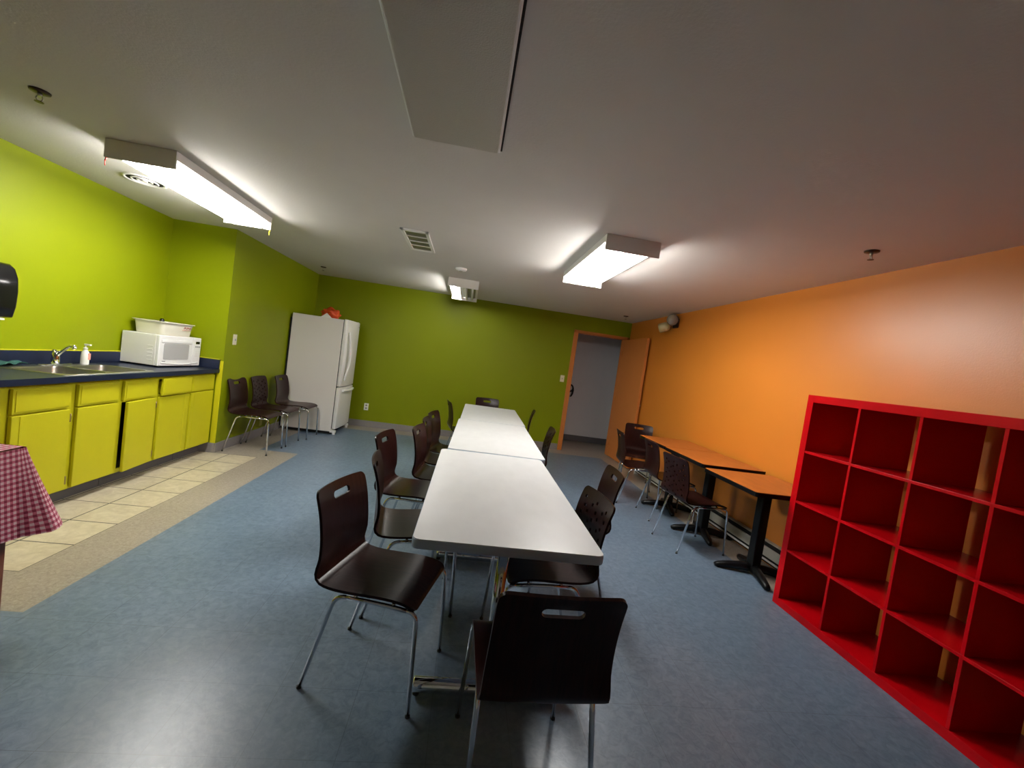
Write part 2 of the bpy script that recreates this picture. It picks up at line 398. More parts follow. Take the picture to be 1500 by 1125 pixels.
t = thing('round_ceiling_vent', 'round ceiling diffuser beside the kitchen light', 'vent', (-2.615, 3.59, C))
MB().lathe([(.135, -.0005), (.135, -.005), (.124, -.009), (.114, -.007), (.112, -.002)], 32, cap=False).build('rim', M['white_metal'], t)
MB().lathe([(.114, -.0025), (.114, -.0005)], 32).build('throat', M['dark'], t)
mb = MB()
for r in (.085, .05): mb.lathe([(r, -.004), (r, -.010), (r - .010, -.010), (r - .010, -.004)], 32, cap=False)
mb.lathe([(.020, -.003), (.018, -.012)], 20)
mb.build('ring', M['white_metal'], t)
def sprinkler(x, y, label):
    t = thing('fire_sprinkler', label, 'sprinkler', (x, y, C), .4, 'ceiling sprinklers')
    MB().lathe([(.040, -.0005), (.038, -.008), (.015, -.012)], 20).build('escutcheon', M['bronze'], t)
    mb = MB().lathe([(.010, -.010), (.010, -.028)], 12)
    for s in (-1, 1): mb.tube([(s * .008, 0, -.026), (s * .013, 0, -.036), (s * .005, 0, -.05)], .0025, 6)
    mb.build('body', M['steel'], t)
    MB().lathe([(.006, -.048), (.017, -.052), (.017, -.054)], 16).build('deflector', M['bronze'], t)
sprinkler(-2.22, 2.36, 'dark sprinkler in the ceiling above the counter, nearest the viewer')
sprinkler(2.354, 2.39, 'dark sprinkler in the ceiling near the orange wall above the red shelf')
sprinkler(2.39, 6.54, 'small sprinkler in the ceiling in front of the orange door')
sprinkler(-2.23, 6.43, 'small sprinkler in the ceiling above the white refrigerator')
t = thing('smoke_detector', 'small round smoke detector on the ceiling by the half-lit fixture', 'smoke detector', (-.212, 4.93, C))
MB().lathe([(.066, -.0005), (.066, -.012), (.058, -.024), (.03, -.032)], 28).build('housing', M['white'], t)
MB().lathe([(.022, -.030), (.020, -.040)], 18).build('sensor_cap', M['grey_metal'], t)
# emergency light on the orange wall
t = thing('emergency_light', 'twin-headed emergency light high on the orange wall', 'emergency light', (XR, 5.62, 2.27))
MB().box(-.03, 0, -.06, .06, -.06, .06).build('bracket', M['bronze'], t, .006)
def aim(o, loc, d):
    o.location = loc; o.rotation_euler = Vector(d).to_track_quat('Z', 'Y').to_euler()
h1 = MB().lathe([(.018, -.07), (.055, -.05), (.078, 0), (.078, .018)], 24).tube([(0, 0, -.06), (0, 0, -.10)], .016, 8).build('lamp_head', M['bronze'], t)
MB().lathe([(.075, .012), (.072, .03), (.055, .05), (.028, .062), (.004, .066)], 24).build('lens', M['lamp_lens'], h1)
aim(h1, (-.10, -.06, .035), (-.55, -.8, -.2))
h2 = MB().lathe([(.018, -.06), (.05, -.045), (.066, -.01), (.066, .085), (.058, .09)], 24).tube([(0, 0, -.05), (0, 0, -.09)], .016, 8).build('lamp_head', M['beige'], t)
aim(h2, (-.11, .10, -.05), (-.75, .55, -.35))

# ------------------------------------------------------------------ wall plates
def plate(name, label, cat, loc, normal, m='cream', outlet=False):
    t = thing(name, label, cat, loc, {'X': 0, 'Y': -PI / 2, '-X': PI}[normal])
    MB().box(0, .006, -.036, .036, -.058, .058).build('cover_plate', M[m], t, .002)
    if outlet:
        for s in (-1, 1):
            p = MB().prism(rrect(-.016, .016, s * .024 - .014, s * .024 + .014, .008, 3), 0, .003, mtx=Matrix(((0, 0, 1, .005), (1, 0, 0, 0), (0, 1, 0, 0), (0, 0, 0, 1)))).build('socket', M['grey_print'] if m != 'greenplate' else M[m], t)
    else:
        MB().box(.006, .014, -.006, .006, -.012, .010).build('toggle', M['grey_print'], t, .001)
plate('light_switch', 'cream light switch on the green wall above the three chairs', 'light switch', (XL, 4.99, 1.24), 'X')
plate('light_switch', 'cream light switch on the back wall beside the orange door frame', 'light switch', (1.684, YB, 1.263), 'Y')
plate('wall_outlet', 'white wall outlet on the back wall beside the refrigerator', 'outlet', (-1.58, YB, .338), 'Y', 'white', True)
plate('wall_outlet', 'yellow-green painted wall outlet low behind the three chairs', 'outlet', (XL, 5.81, .19), 'X', 'greenplate', True)

# ------------------------------------------------------------------ kitchen base cabinets
XFACE = -2.655      # face frame plane
FRONT = -2.637      # front of doors and drawers
ZK, ZT = .105, .872
def cabinet(label, ya, yb, cols, closed_end=False):
    t = thing('base_cabinet', label, 'cabinet', (XFACE, (ya + yb) / 2, 0), 0, 'yellow kitchen base cabinets')
    oy = (ya + yb) / 2
    mb = MB()
    d = XK + .004 - XFACE
    mb.box(d, -.018, ya - oy + .001, ya - oy + .018, ZK, ZT).box(d, -.018, yb - oy - .018, yb - oy - .001, ZK, ZT).box(d, -.018, ya - oy + .018, yb - oy - .018, ZK, ZK + .018).box(d, d + .01, ya - oy + .018, yb - oy - .018, ZK + .018, ZT)
    mb.build('carcass', M['yellow_in'], t)
    # face frame
    mb = MB()
    edges = [ya + .001] + [e for c in cols for e in (c[0], c[1])] + [yb - .001]
    for k in range(0, len(edges), 2):
        a, b = edges[k], edges[k + 1]
        a2 = a if k == 0 else a - .012; b2 = b if k == len(edges) - 2 else b + .012
        mb.box(-.018, 0, a2 - oy, b2 - oy, ZK, ZT)
    for c in cols:
        a, b = c[0] + .012 - oy, c[1] - .012 - oy
        mb.box(-.018, 0, a, b, ZK, ZK + .03).box(-.018, 0, a, b, .675, .705).box(-.018, 0, a, b, .835, ZT)
    mb.build('face_frame', M['yellow'], t)
    MB().box(d, -.078, ya - oy + .001, yb - oy - .001, 0, ZK).build('toe_kick', M['kick'], t)
    for c in cols:
        a, b = c[0] - oy, c[1] - oy; opt = c[2]
        # drawer front (raised field, lip all round)
        dx = opt.get('pull', 0); tilt = opt.get('tilt', 0)
        mb = MB().box(.004, .024, a, b, .693, .847).box(.024, .0275, a + .016, b - .016, .706, .836)
        if not opt.get('no_box'): mb.box(-.30, .004, a + .025, b - .025, .710, .815)
        dr = mb.build('drawer', M['yellow'], t, .0035); dr.location = (dx, 0, tilt); dr.rotation_euler = (0, opt.get('ry', 0), opt.get('rz', 0))
        # door, pivoting on its hinge side
        hs = opt['hinge']; yy = b if hs > 0 else a
        w = b - a; s0, s1 = (-w, 0) if hs > 0 else (0, w)
        mb = MB().box(0, .022, s0, s1, .118, .681)
        g = opt.get('groove')
        dd = mb.build('cabinet_door', M['yellow'], t, .0035)
        dd.location = (.004, yy, 0); dd.rotation_euler = (0, 0, hs * opt.get('open', 0))
        if g:
            gy = s0 + .055 if g < 0 else s1 - .055
            MB().box(.022, .0245, gy - .008, gy + .008, .122, .677).build('groove_strip', M['yellow'], dd, .002)
        for z in ((.62, .18) if opt.get('hinges') else ()):
            MB().lathe([(.005, z - .028), (.005, z + .028)], 8, c=(.016, hs * .010, 0)).box(.0, .006, hs * .002, hs * .026, z - .024, z + .024).build('hinge', M['brass'], dd)
    return t
R = math.radians
cabinet('yellow base cabinet behind the gingham table, hidden but for its edge', 1.35, 2.735, [(1.42, 1.86, dict(hinge=-1)), (1.92, 2.30, dict(hinge=1)), (2.35, 2.70, dict(hinge=-1))])
cabinet('yellow sink base cabinet with one grooved door, beside the gingham tablecloth', 2.737, 3.575, [(2.785, 3.160, dict(hinge=1, groove=-1, hinges=1)), (3.215, 3.560, dict(hinge=-1, hinges=0))])
cabinet('yellow base cabinet with a door ajar and a drawer not fully shut', 3.577, 4.412, [(3.612, 3.960, dict(hinge=1, open=R(5), hinges=1)), (4.002, 4.402, dict(hinge=-1, pull=.022, tilt=.004, rz=R(1.2), groove=1))])
cabinet('narrow yellow end cabinet next to the three chairs', 4.414, 4.815, [(4.428, 4.790, dict(hinge=1, groove=-1))])

# countertop with a cut-out for the sink
SX0, SX1, SY0, SY1 = -3.115, -2.640, 3.115, 3.935
t = thing('countertop', 'navy blue laminate countertop with backsplash along the kitchen wall', 'countertop', (-2.9, 3.1, .872))
ox, oy = -2.9, 3.1
def B(mb, x0, x1, y0, y1, z0, z1): mb.box(x0 - ox, x1 - ox, y0 - oy, y1 - oy, z0 - .872, z1 - .872)
mb = MB(); e = .012; CF = -2.602
B(mb, XK + .002, CF, 1.35, SY0 + e, .872, .912); B(mb, XK + .002, CF, SY1 - e, YA - .002, .872, .912)
B(mb, XK + .002, SX0 + e, SY0 + e, SY1 - e, .872, .912); B(mb, SX1 - e, CF, SY0 + e, SY1 - e, .872, .912)
mb.build('worktop', M['counter'], t)
mb = MB(); B(mb, XK + .002, XK + .022, 1.35, YA - .022, .912, 1.012); B(mb, XK + .002, CF - .004, YA - .022, YA - .002, .912, 1.012)
mb.build('backsplash', M['counter'], t, .003)
mb = MB(); B(mb, XK + .001, XK + .022, 1.35, YA - .022, 1.012, 1.018); B(mb, XK + .001, CF - .004, YA - .022, YA - .001, 1.012, 1.018)
mb.build('caulk_line', M['yellow'], t)
# sink
t = thing('kitchen_sink', 'stainless steel double bowl sink set in the navy counter', 'sink', ((SX0 + SX1) / 2, (SY0 + SY1) / 2, .912))
w, l = (SX1 - SX0) / 2, (SY1 - SY0) / 2
bowls = [(-w + .085, w - .030, -l + .030, -.018), (-w + .085, w - .030, .018, l - .030)]
def rim():
    mb = MB(); bm = mb.bm
    outer = rrect(-w, w, -l, l, .03, 4)
    holes = [rrect(*b, .06, 5) for b in bowls]
    pts, edges = [], []
    for ring in [outer] + holes:
        s = len(pts); pts += [Vector(p) for p in ring]; edges += [(s + i, s + (i + 1) % len(ring)) for i in range(len(ring))]
    vs, es, fs, *_ = delaunay_2d_cdt(pts, edges, [], 0, 1e-5)
    V = [bm.verts.new((v[0], v[1], .004)) for v in vs]
    for f in fs:
        c = sum((vs[i] for i in f), Vector((0, 0))) / 3
        if any(b[0] < c.x < b[1] and b[2] < c.y < b[3] and inside(c, h) for b, h in zip(bowls, holes)): continue
        bm.faces.new([V[i] for i in f])
    n = len(outer)
    lo = [bm.verts.new((p[0] * 1.006, p[1] * 1.004, 0)) for p in outer]
    top = [min(V, key=lambda q: (q.co.x - p[0]) ** 2 + (q.co.y - p[1]) ** 2) for p in outer]
    for i in range(n): bm.faces.new((top[i], top[(i + 1) % n], lo[(i + 1) % n], lo[i]))
    return mb
def inside(p, poly):
    c = False; j = len(poly) - 1
    for i in range(len(poly)):
        (xi, yi), (xj, yj) = poly[i], poly[j]
        if (yi > p[1]) != (yj > p[1]) and p[0] < (xj - xi) * (p[1] - yi) / (yj - yi) + xi: c = not c
        j = i
    return c
rim().build('rim', M['steel'], t)
for b in bowls:
    mb = MB(); bm = mb.bm; rings = []
    cx, cy = (b[0] + b[1]) / 2, (b[2] + b[3]) / 2
    for s, z in ((1, .004), (.985, -.01), (.95, -.13), (.90, -.155), (.8, -.163)):
        rings.append([bm.verts.new((cx + (p[0] - cx) * s, cy + (p[1] - cy) * s, z)) for p in rrect(*b, .06, 5)])
    n = len(rings[0])
    for A, Bq in zip(rings, rings[1:]):
        for i in range(n):
            f = bm.faces.new((A[i], A[(i + 1) % n], Bq[(i + 1) % n], Bq[i])); f.smooth = True
    bm.faces.new(rings[-1])
    bo = mb.build('bowl', M['steel'], t)
    MB().lathe([(.04, -.163), (.04, -.160), (.03, -.158), (.015, -.161)], 18, c=(cx, cy, 0)).build('drain', M['chrome'], bo)
# faucet
t = thing('faucet', 'chrome single-lever faucet on the sink deck', 'faucet', (-3.075, 3.535, .916))
MB().prism(rrect(-.028, .028, -.125, .125, .027, 5), 0, .012).build('deck_plate', M['chrome'], t, .003)
MB().lathe([(.026, .010), (.024, .05), (.022, .085), (.016, .10)], 18).build('body', M['chrome'], t)
MB().tube(fillet([(0, 0, .06), (.03, 0, .10), (.10, -.01, .165), (.135, -.012, .158)], .03), .012, 12, radii=None).lathe([(.013, 0), (.014, .022)], 12, c=(.132, -.012, .135)).build('spout', M['chrome'], t)
MB().tube([(0, 0, .09), (.004, -.012, .108), (.01, -.035, .112)], .007, 8, radii=[.016, .012, .008]).build('lever', M['chrome'], t)
# soap bottle
t = thing('soap_bottle', 'soap pump bottle with a pink label beside the faucet', 'soap bottle', (-3.082, 3.79, .916))
MB().lathe([(.025, 0), (.027, .006), (.027, .07), (.023, .10), (.013, .118), (.012, .125)], 20).build('bottle', M['soapclear'], t, 0)
MB().box(.014, .0272, -.004, .019, .04, .092).build('bottle_label', M['pink'], t)
MB().lathe([(.014, .123), (.014, .138), (.005, .14), (.005, .158)], 14).box(-.008, .036, -.008, .008, .156, .168).build('pump', M['white'], t)
# green cloth
mb = MB(); bm = mb.bm; nx, ny = 8, 14; V = []
for i in range(nx + 1):
    for j in range(ny + 1):
        u, v = i / nx, j / ny
        z = .004 + .012 * abs(math.sin(5 * u + 7 * v)) + .010 * abs(math.sin(9 * v - 3 * u))
        V.append(bm.verts.new((-.055 + .11 * u + .012 * math.sin(6 * v), -.13 + .26 * v + .01 * math.sin(5 * u), z)))
for i in range(nx):
    for j in range(ny):
        f = bm.faces.new((V[i * (ny + 1) + j], V[(i + 1) * (ny + 1) + j], V[(i + 1) * (ny + 1) + j + 1], V[i * (ny + 1) + j + 1])); f.smooth = True
o = tag(mb.build('dish_cloth', M['green_cloth'], loc=(-3.10, 3.30, .914)), 'crumpled dark green dish cloth on the counter left of the faucet', 'cloth')
sd = o.modifiers.new('thick', 'SOLIDIFY'); sd.thickness = .003; sd.offset = 1
o.location.y = 3.225; o.location.x = -3.128

# microwave
t = thing('microwave', 'white microwave oven on the counter below the white tub', 'microwave', (-2.985, 4.520, .913), R(-5.5))
hx, hy = .175, .265
MB().box(-hx, hx - .03, -hy, hy, .012, .30).build('body', M['appliance'], t, .006)
for sx in (-1, 1):
    for sy in (-1, 1): MB().lathe([(.014, 0), (.014, .013)], 10, c=(sx * .13, sy * .22, 0)).build('foot', M['rubber'], t)
mb = MB()
for k in range(5):
    mb.box(hx - .105, hx - .055, -hy - .0015, -hy + .001, .055 + k * .033, .065 + k * .033)
mb.build('side_vent', M['appliance'], t, .002)
d = MB().box(hx - .03, hx, -hy, hy - .115, .012, .30).build('door', M['white'], t, .006)
MB().box(hx - .002, hx + .006, -hy + .025, hy - .125, .235, .262).build('visor', M['white'], d, .003)
MB().prism(rrect(-hy + .055, hy - .165, .075, .225, .012, 4), 0, .004, mtx=Matrix(((0, 0, 1, hx - .001), (1, 0, 0, 0), (0, 1, 0, 0), (0, 0, 0, 1)))).build('window', M['window'], d)
MB().box(hx, hx + .001, -hy + .045, -hy + .085, .052, .060).build('maker_mark', M['grey_print'], d)
p = MB().box(hx - .03, hx, hy - .114, hy, .012, .30).build('control_panel', M['white'], t, .006)
MB().box(hx - .001, hx + .0015, hy - .075, hy - .022, .236, .262).build('display', M['glassblack'], p)
for r_ in range(5):
    for c_ in range(3):
        MB().box(hx - .001, hx + .001, hy - .080 + c_ * .024, hy - .062 + c_ * .024, .105 + r_ * .024, .118 + r_ * .024).build('button', M['grey_print'] if r_ in (4,) else M['appliance'], p)
mb = MB(); 
pts = [(-hy + .03 + (2 * hy - .06) * k / 14, .030 + .016 * math.sin(PI * k / 14) * -1 + .014) for k in range(15)]
MB().tube([(hx + .001, q[0], q[1]) for q in pts], .005, 8).build('curved_moulding', M['white'], t)
# tub
t = thing('plastic_tub', 'white plastic wash tub on top of the microwave', 'tub', (-2.995, 4.525, 1.2135), R(-7))
mb = MB(); bm = mb.bm; rings = []
for sx, sy, z in ((.132, .168, 0), (.138, .176, .004), (.146, .187, .09), (.151, .193, .118), (.163, .206, .120), (.163, .206, .126), (.147, .189, .122), (.134, .172, .008)):
    rings.append([bm.verts.new((p[0], p[1], z)) for p in rrect(-sx, sx, -sy, sy, .04, 5)])
n = len(rings[0])
for A, Bq in zip(rings, rings[1:]):
    for i in range(n):
        f = bm.faces.new((A[i], A[(i + 1) % n], Bq[(i + 1) % n], Bq[i])); f.smooth = True
bm.faces.new(rings[0][::-1]); bm.faces.new(rings[-1])
mb.build('basin', M['tub'], t)
mb = MB()
for k in range(5):
    y = .06 + k * .018
    mb.tube([(.1475, y, .075 + .012 * (k % 2)), (.149, y + .008, .098 - .008 * (k % 2)), (.148, y + .016, .08)], .0022, 5)
mb.tube([(.149, .04, .062), (.151, .15, .066)], .002, 5)
mb.build('handwriting', M['redink'], t)
t = tag(MB().lathe([(.014, 0), (.02, .01), (.02, .13), (.012, .145)], 14).build('dish_brush', M['glassblack'], loc=(-3.04, 4.55, 1.222)), 'small black object peeking over the rim of the white tub', 'kitchen utensil')

# towel dispenser
t = thing('wall_mounted_towel_dispenser', 'black paper towel dispenser on the green kitchen wall', 'towel dispenser', (XK, 2.96, 1.42))
mb = MB(); bm = mb.bm; rings = []
prof = [(0, -.178), (.16, -.178), (.205, -.172), (.222, -.10), (.228, 0), (.222, .09), (.200, .15), (.165, .180), (0, .182)]
for y, s in ((-.19, .90), (-.175, .985), (0, 1.0), (.175, .985), (.19, .90)):
    rings.append([bm.verts.new((p[0] * (s if p[0] > 0 else 1), y, p[1] * (.5 + .5 * s))) for p in prof])
for A, Bq in zip(rings, rings[1:]):
    for i in range(len(prof) - 1):
        f = bm.faces.new((A[i], A[i + 1], Bq[i + 1], Bq[i])); f.smooth = True
bm.faces.new(rings[0]); bm.faces.new(rings[-1][::-1]); 
bm.faces.new([r[-1] for r in rings] + [r[0] for r in rings[::-1]])
mb.build('cover', M['glassblack'], t, .008, 3)
MB().box(.222, .231, -.19, .04, .03, .05).build('latch_bar', M['blackmetal'], t, .004)
MB().box(.05, .20, -.15, .13, -.190, -.178).build('paper_slot', M['white'], t, .002)
mb = MB(); bm = mb.bm
zz = [(-.205 - .008 * (k % 2)) for k in range(15)]
top = [bm.verts.new((.13, -.14 + k * .018, -.185)) for k in range(15)]; bot = [bm.verts.new((.135, -.14 + k * .018, zz[k])) for k in range(15)]
for k in range(14): bm.faces.new((top[k], top[k + 1], bot[k + 1], bot[k]))
o = mb.build('paper_sheet', M['paper'], t); sd = o.modifiers.new('thick', 'SOLIDIFY'); sd.thickness = .001

# ------------------------------------------------------------------ refrigerator
FY0, FY1 = 6.352, 7.055
t = thing('refrigerator', 'white refrigerator with bottom freezer in the green corner', 'refrigerator', (-2.19, (FY0 + FY1) / 2, 0))
w = (FY1 - FY0) / 2; xb, xf = -2.545 + 2.19, -1.838 + 2.19
MB().box(xb, xf, -w, w, .045, 1.690).build('body', M['applside'], t, .006)
MB().box(xb + .05, xf - .01, -w + .02, w - .02, .012, .045).build('base_grille', M['dark'], t)
def curved_door(z0, z1, name):
    mb = MB(); n = 10
    pts = [(xf + .006, -w + .002)]
    for k in range(n + 1):
        u = -1 + 2 * k / n
        pts.append((xf + .055 + .020 * (1 - u * u), u * (w - .002)))
    pts.append((xf + .006, w - .002))
    mb.prism(pts, z0, z1, 0, True)
    return mb.build(name, M['appliance'], t, .010, 3)
MB().box(xb - .024, xb, -w + .01, w - .01, .05, 1.62).build('rear_panel_and_shadow', M['dark'], t)  # black back that also paints in the shadow gap before the wall
MB().box(xf - .001, xf + .0075, -w + .005, w - .005, .088, 1.692).build('door_gasket', M['dark'], t)
dd = curved_door(.715, 1.700, 'fridge_door'); fd = curved_door(.085, .700, 'freezer_drawer')
hp = []
for k in range(17):
    u = k / 16; z = .80 + .72 * u
    hp.append((xf + .062 + .016 + .040 * math.sin(PI * u), -w + .075 + .052 * math.sin(PI * u), z))
MB().tube(hp, .014, 10, radii=[.012 + .006 * math.sin(PI * k / 16) for k in range(17)]).build('handle', M['white'], dd)
MB().tube([(xf + .076 + .030 * math.sin(PI * k / 12), -w + .10 + (2 * w - .16) * k / 12, .655) for k in range(13)], .02, 10, radii=[.016 + .008 * math.sin(PI * k / 12) for k in range(13)]).build('handle', M['white'], fd)
MB().box(xf + .060, xf + .068, w - .075, w - .035, 1.62, 1.635).build('badge', M['grey_print'], dd)
for y in (-w + .03, w - .03):
    MB().lathe([(.022, 0), (.022, .05), (.018, .055)], 14, c=(xf + .035, y, 0)).box(xf - .02, xf + .06, y - .02, y + .02, .03, .065).build('foot', M['white'], t, .003)
for y in (-w + .05, w - .05):
    MB().lathe([(.02, .005), (.02, .046)], 12, c=(xb + .06, y, 0)).build('foot', M['dark'], t)
MB().box(xf - .03, xf + .045, w - .07, w - .02, 1.690, 1.708).build('hinge_cover', M['white'], t, .004)
# things on the fridge
mb = MB(); bmesh.ops.create_icosphere(mb.bm, subdivisions=4, radius=1)
for v in mb.bm.verts:
    n = .16 * math.sin(5 * v.co.x + 2 * v.co.z) * math.cos(6 * v.co.y) + .10 * math.sin(9 * v.co.z + 4 * v.co.y)
    v.co = Vector((v.co.x * .125, v.co.y * .10, (max(v.co.z, -.75) + .75) * .086)) * (1 + n)
    v.co.z = max(v.co.z, 0)
for f in mb.bm.faces: f.smooth = True
tag(mb.build('plastic_bag', M['bag'], loc=(-2.14, 6.72, 1.691)), 'crumpled orange bag on top of the refrigerator', 'bag')
mb = MB()
for s in (-1, 1):
    mb.prism([(-.075, 0), (.075, 0), (0, .07)], -.001, .001, mtx=Matrix.Translation((0, s * .02, 0)) @ Matrix.Rotation(s * .28, 4, 'X') @ Matrix(((1, 0, 0, 0), (0, 0, 1, 0), (0, 1, 0, 0), (0, 0, 0, 1))))
tag(mb.build('folded_paper', M['paper'], loc=(-2.13, 6.50, 1.692)), 'small white folded paper triangle in front of the orange bag', 'paper')

# ------------------------------------------------------------------ baseboard heater
t = thing('baseboard_heater', 'white metal baseboard heater along the foot of the orange wall', 'heater', (XR, 4.4, 0))
ya, yb = 2.70 - 4.4, 6.1 - 4.4
MB().box(-.010, -.001, ya, yb, .02, .205).box(-.048, -.010, ya, yb, .198, .205).build('back_panel', M['grey_metal'], t)
MB().box(-.066, -.060, ya, yb, .085, .165).box(-.060, -.052, ya, yb, .160, .165).build('front_panel', M['heater_panel'], t, .002)
MB().tube([(-.060, ya, .056), (-.060, yb, .056)], .009, 8).build('lower_lip', M['white_metal'], t)
MB().box(-.050, -.011, ya, yb, .03, .190).build('fins', M['dark'], t)
for y in (ya, yb): MB().box(-.068, -.001, y - .006, y + .006, 0, .206).build('end_cap', M['white_metal'], t, .002)

# ------------------------------------------------------------------ red cube shelf
SHX0, SHX1, SHY0, SHY1, SHZ = 2.365, 2.755, 1.200, 2.686, 1.487
t = thing('cube_shelf', 'glossy red open cube shelf with sixteen compartments by the orange wall', 'shelf', (SHX0, (SHY0 + SHY1) / 2, 0))
oy = (SHY0 + SHY1) / 2; d = SHX1 - SHX0; T = .050; th = .016
hw = (SHY1 - SHY0) / 2
for s in (-1, 1): MB().box(0, d, s * hw - (T if s > 0 else 0), s * hw + (0 if s > 0 else T), 0, SHZ).build('side_panel', M['red'], t, .0015)
MB().box(0, d, -hw + T, hw - T, SHZ - T, SHZ).build('top_panel', M['red'], t, .0015)
MB().box(0, d, -hw + T, hw - T, 0, T).build('bottom_panel', M['red'], t, .0015)
ci = (2 * hw - 2 * T - 3 * th) / 4; cz = (SHZ - 2 * T - 3 * th) / 4
for k in range(1, 4):
    z = T + k * cz + (k - 1) * th
    MB().box(.002, d - .002, -hw + T, hw - T, z, z + th).build('shelf_board', M['red'], t, .001)
for k in range(1, 4):
    y = -hw + T + k * ci + (k - 1) * th
    for j in range(4):
        z = T + j * (cz + th)
        MB().box(.003, d - .003, y, y + th, z, z + cz).build('divider', M['red'], t, .001)

# ------------------------------------------------------------------ orange café tables along the wall
def cafe_table(label, cx, cy, z, sx, sy, bx, by, rot, trot=0):
    t = thing('pedestal_table', label, 'table', (cx, cy, 0), 0, 'orange pedestal tables along the orange wall')
    pl = rrect(-sx / 2, sx / 2, -sy / 2, sy / 2, .025, 4)
    tp = MB().prism(pl, z - .004, z).build('tabletop', M['orangetop'], t); tp.rotation_euler.z = trot
    eb = MB().prism(rrect(-sx / 2 - .002, sx / 2 + .002, -sy / 2 - .002, sy / 2 + .002, .026, 4), z - .034, z - .003).build('edge_band', M['blackmetal'], tp)
    px, py = bx - cx, by - cy
    MB().box(px - .038, px + .038, py - .038, py + .038, .035, z - .05).build('column', M['blackmetal'], t, .008)
    MB().box(px - .20, px + .20, py - .03, py + .03, z - .05, z - .034).box(px - .03, px + .03, py - .2, py + .2, z - .05, z - .034).build('top_plate', M['blackmetal'], t)
    for k in range(4):
        a = rot + k * PI / 2; dx, dy = math.cos(a), math.sin(a)
        pts = [(px + dx * r, py + dy * r, zz) for r, zz in ((.0, .052), (.09, .052), (.18, .040), (.262, .024), (.292, .018))]
        mb = MB().tube(pts, .03, 10, radii=[.036, .036, .032, .027, .016])
        for v in mb.bm.verts: v.co.z = max(.006, v.co.z * .95)
        mb.lathe([(.012, 0), (.012, .012)], 10, c=(px + dx * .262, py + dy * .262, 0))
        mb.build('foot', M['blackmetal'], t)
cafe_table('orange-topped pedestal table next to the red shelf', 2.432, 3.035, .760, .62, .665, 2.50, 3.09, R(165))
cafe_table('orange-topped pedestal table in the middle of the wall row', 2.452, 3.795, .775, .60, .73, 2.50, 3.84, R(165))
cafe_table('orange-topped pedestal table at the far end of the wall row, nearest the door', 2.462, 4.505, .775, .60, .67, 2.50, 4.56, R(165))

# ------------------------------------------------------------------ long row of laminate tables
def long_table(label, cx, cy, rot, sx, sy, ends):
    t = thing('laminate_table', label, 'table', (cx, cy, 0), rot, 'pale laminate tables in the centre row')
    z = .730
    MB().prism(rrect(-sx / 2 + .003, sx / 2 - .003, -sy / 2 + .003, sy / 2 - .003, .03, 5), z - .004, z).build('tabletop', M['laminate'], t)
    MB().prism(rrect(-sx / 2, sx / 2, -sy / 2, sy / 2, .033, 5), z - .038, z - .002, 0, True).build('edge_band', M['edge'], t, .004)
    for y in ends:
        MB().lathe([(.024, .06), (.024, z - .05)], 16, c=(0, y, 0)).build('column', M['chrome'], t)
        MB().lathe([(.028, -.30), (.030, -.295), (.030, .295), (.028, .30)], 16, c=(0, y, .042), axis='X').build('floor_bar', M['chrome'], t)
        for s in (-1, 1): MB().lathe([(.014, 0), (.014, .016)], 10, c=(s * .285, y, 0)).build('glide', M['rubber'], t)
        MB().box(-.25, .25, y - .02, y + .02, z - .052, z - .038).build('support_rail', M['blackmetal'], t)
    return t
long_table('pale grey laminate table nearest the viewer in the centre row', .262, 2.297, R(-.5), .742, 1.536, (-.60, .58))
long_table('pale grey laminate table in the middle of the centre row', .334, 3.858, R(-1.8), .738, 1.545, (-.58, .58))
long_table('pale grey laminate table at the far end of the centre row', .395, 5.395, R(-1.8), .735, 1.500, (-.56, .56))

# ------------------------------------------------------------------ gingham table at the left
GX, GY, GZ = -1.78, 1.945, .785
t = thing('wooden_table', 'brown wooden table under the red gingham cloth by the counter', 'table', (-2.25, 1.35, 0))
ox, oy = -2.25, 1.35
MB().box(-2.46 - ox, GX - .006 - ox, .72 - oy, GY - .006 - oy, GZ - .035, GZ - .004).build('tabletop', M['brownwood'], t, .004)
for (x, y) in ((GX - .075, GY - .085), (GX - .075, .79), (-2.45, GY - .085), (-2.45, .79)):
    MB().box(x - ox, x + .06 - ox, y - oy, y + .06 - oy, 0, GZ - .035).build('leg', M['brownwood'], t, .004)
MB().box(-2.42 - ox, GX - .05 - ox, GY - .07 - oy, GY - .05 - oy, GZ - .12, GZ - .035).box(GX - .07 - ox, GX - .05 - ox, .80 - oy, GY - .07 - oy, GZ - .12, GZ - .035).build('apron', M['brownwood'], t)
# cloth: a top sheet and a hanging skirt whose corners flare out
mb = MB(); bm = mb.bm; uvl = bm.loops.layers.uv.new('UVMap')
xa, xb2, ya2, yb2 = -2.466, GX, .715, GY
per = []
def addedge(p, q, n, nrm):
    for k in range(n): 
        s = k / n; per.append((p[0] + (q[0] - p[0]) * s, p[1] + (q[1] - p[1]) * s, nrm, False))
def corner(p, a0):
    for k in range(7):
        a = math.radians(a0 + 15 * k); per.append((p[0], p[1], (math.cos(a), math.sin(a)), True))
addedge((xb2, ya2), (xb2, yb2 - .012), 60, (1, 0)); corner((xb2, yb2), 0)
addedge((xb2 - .012, yb2), (xa, yb2), 40, (0, 1)); corner((xa, yb2), 90)
addedge((xa, yb2 - .012), (xa, ya2), 60, (-1, 0)); corner((xa, ya2), 180)
addedge((xa + .012, ya2), (xb2, ya2), 40, (0, -1)); corner((xb2, ya2), 270)
N = len(per); H = .36; NV = 14; cell = .0215
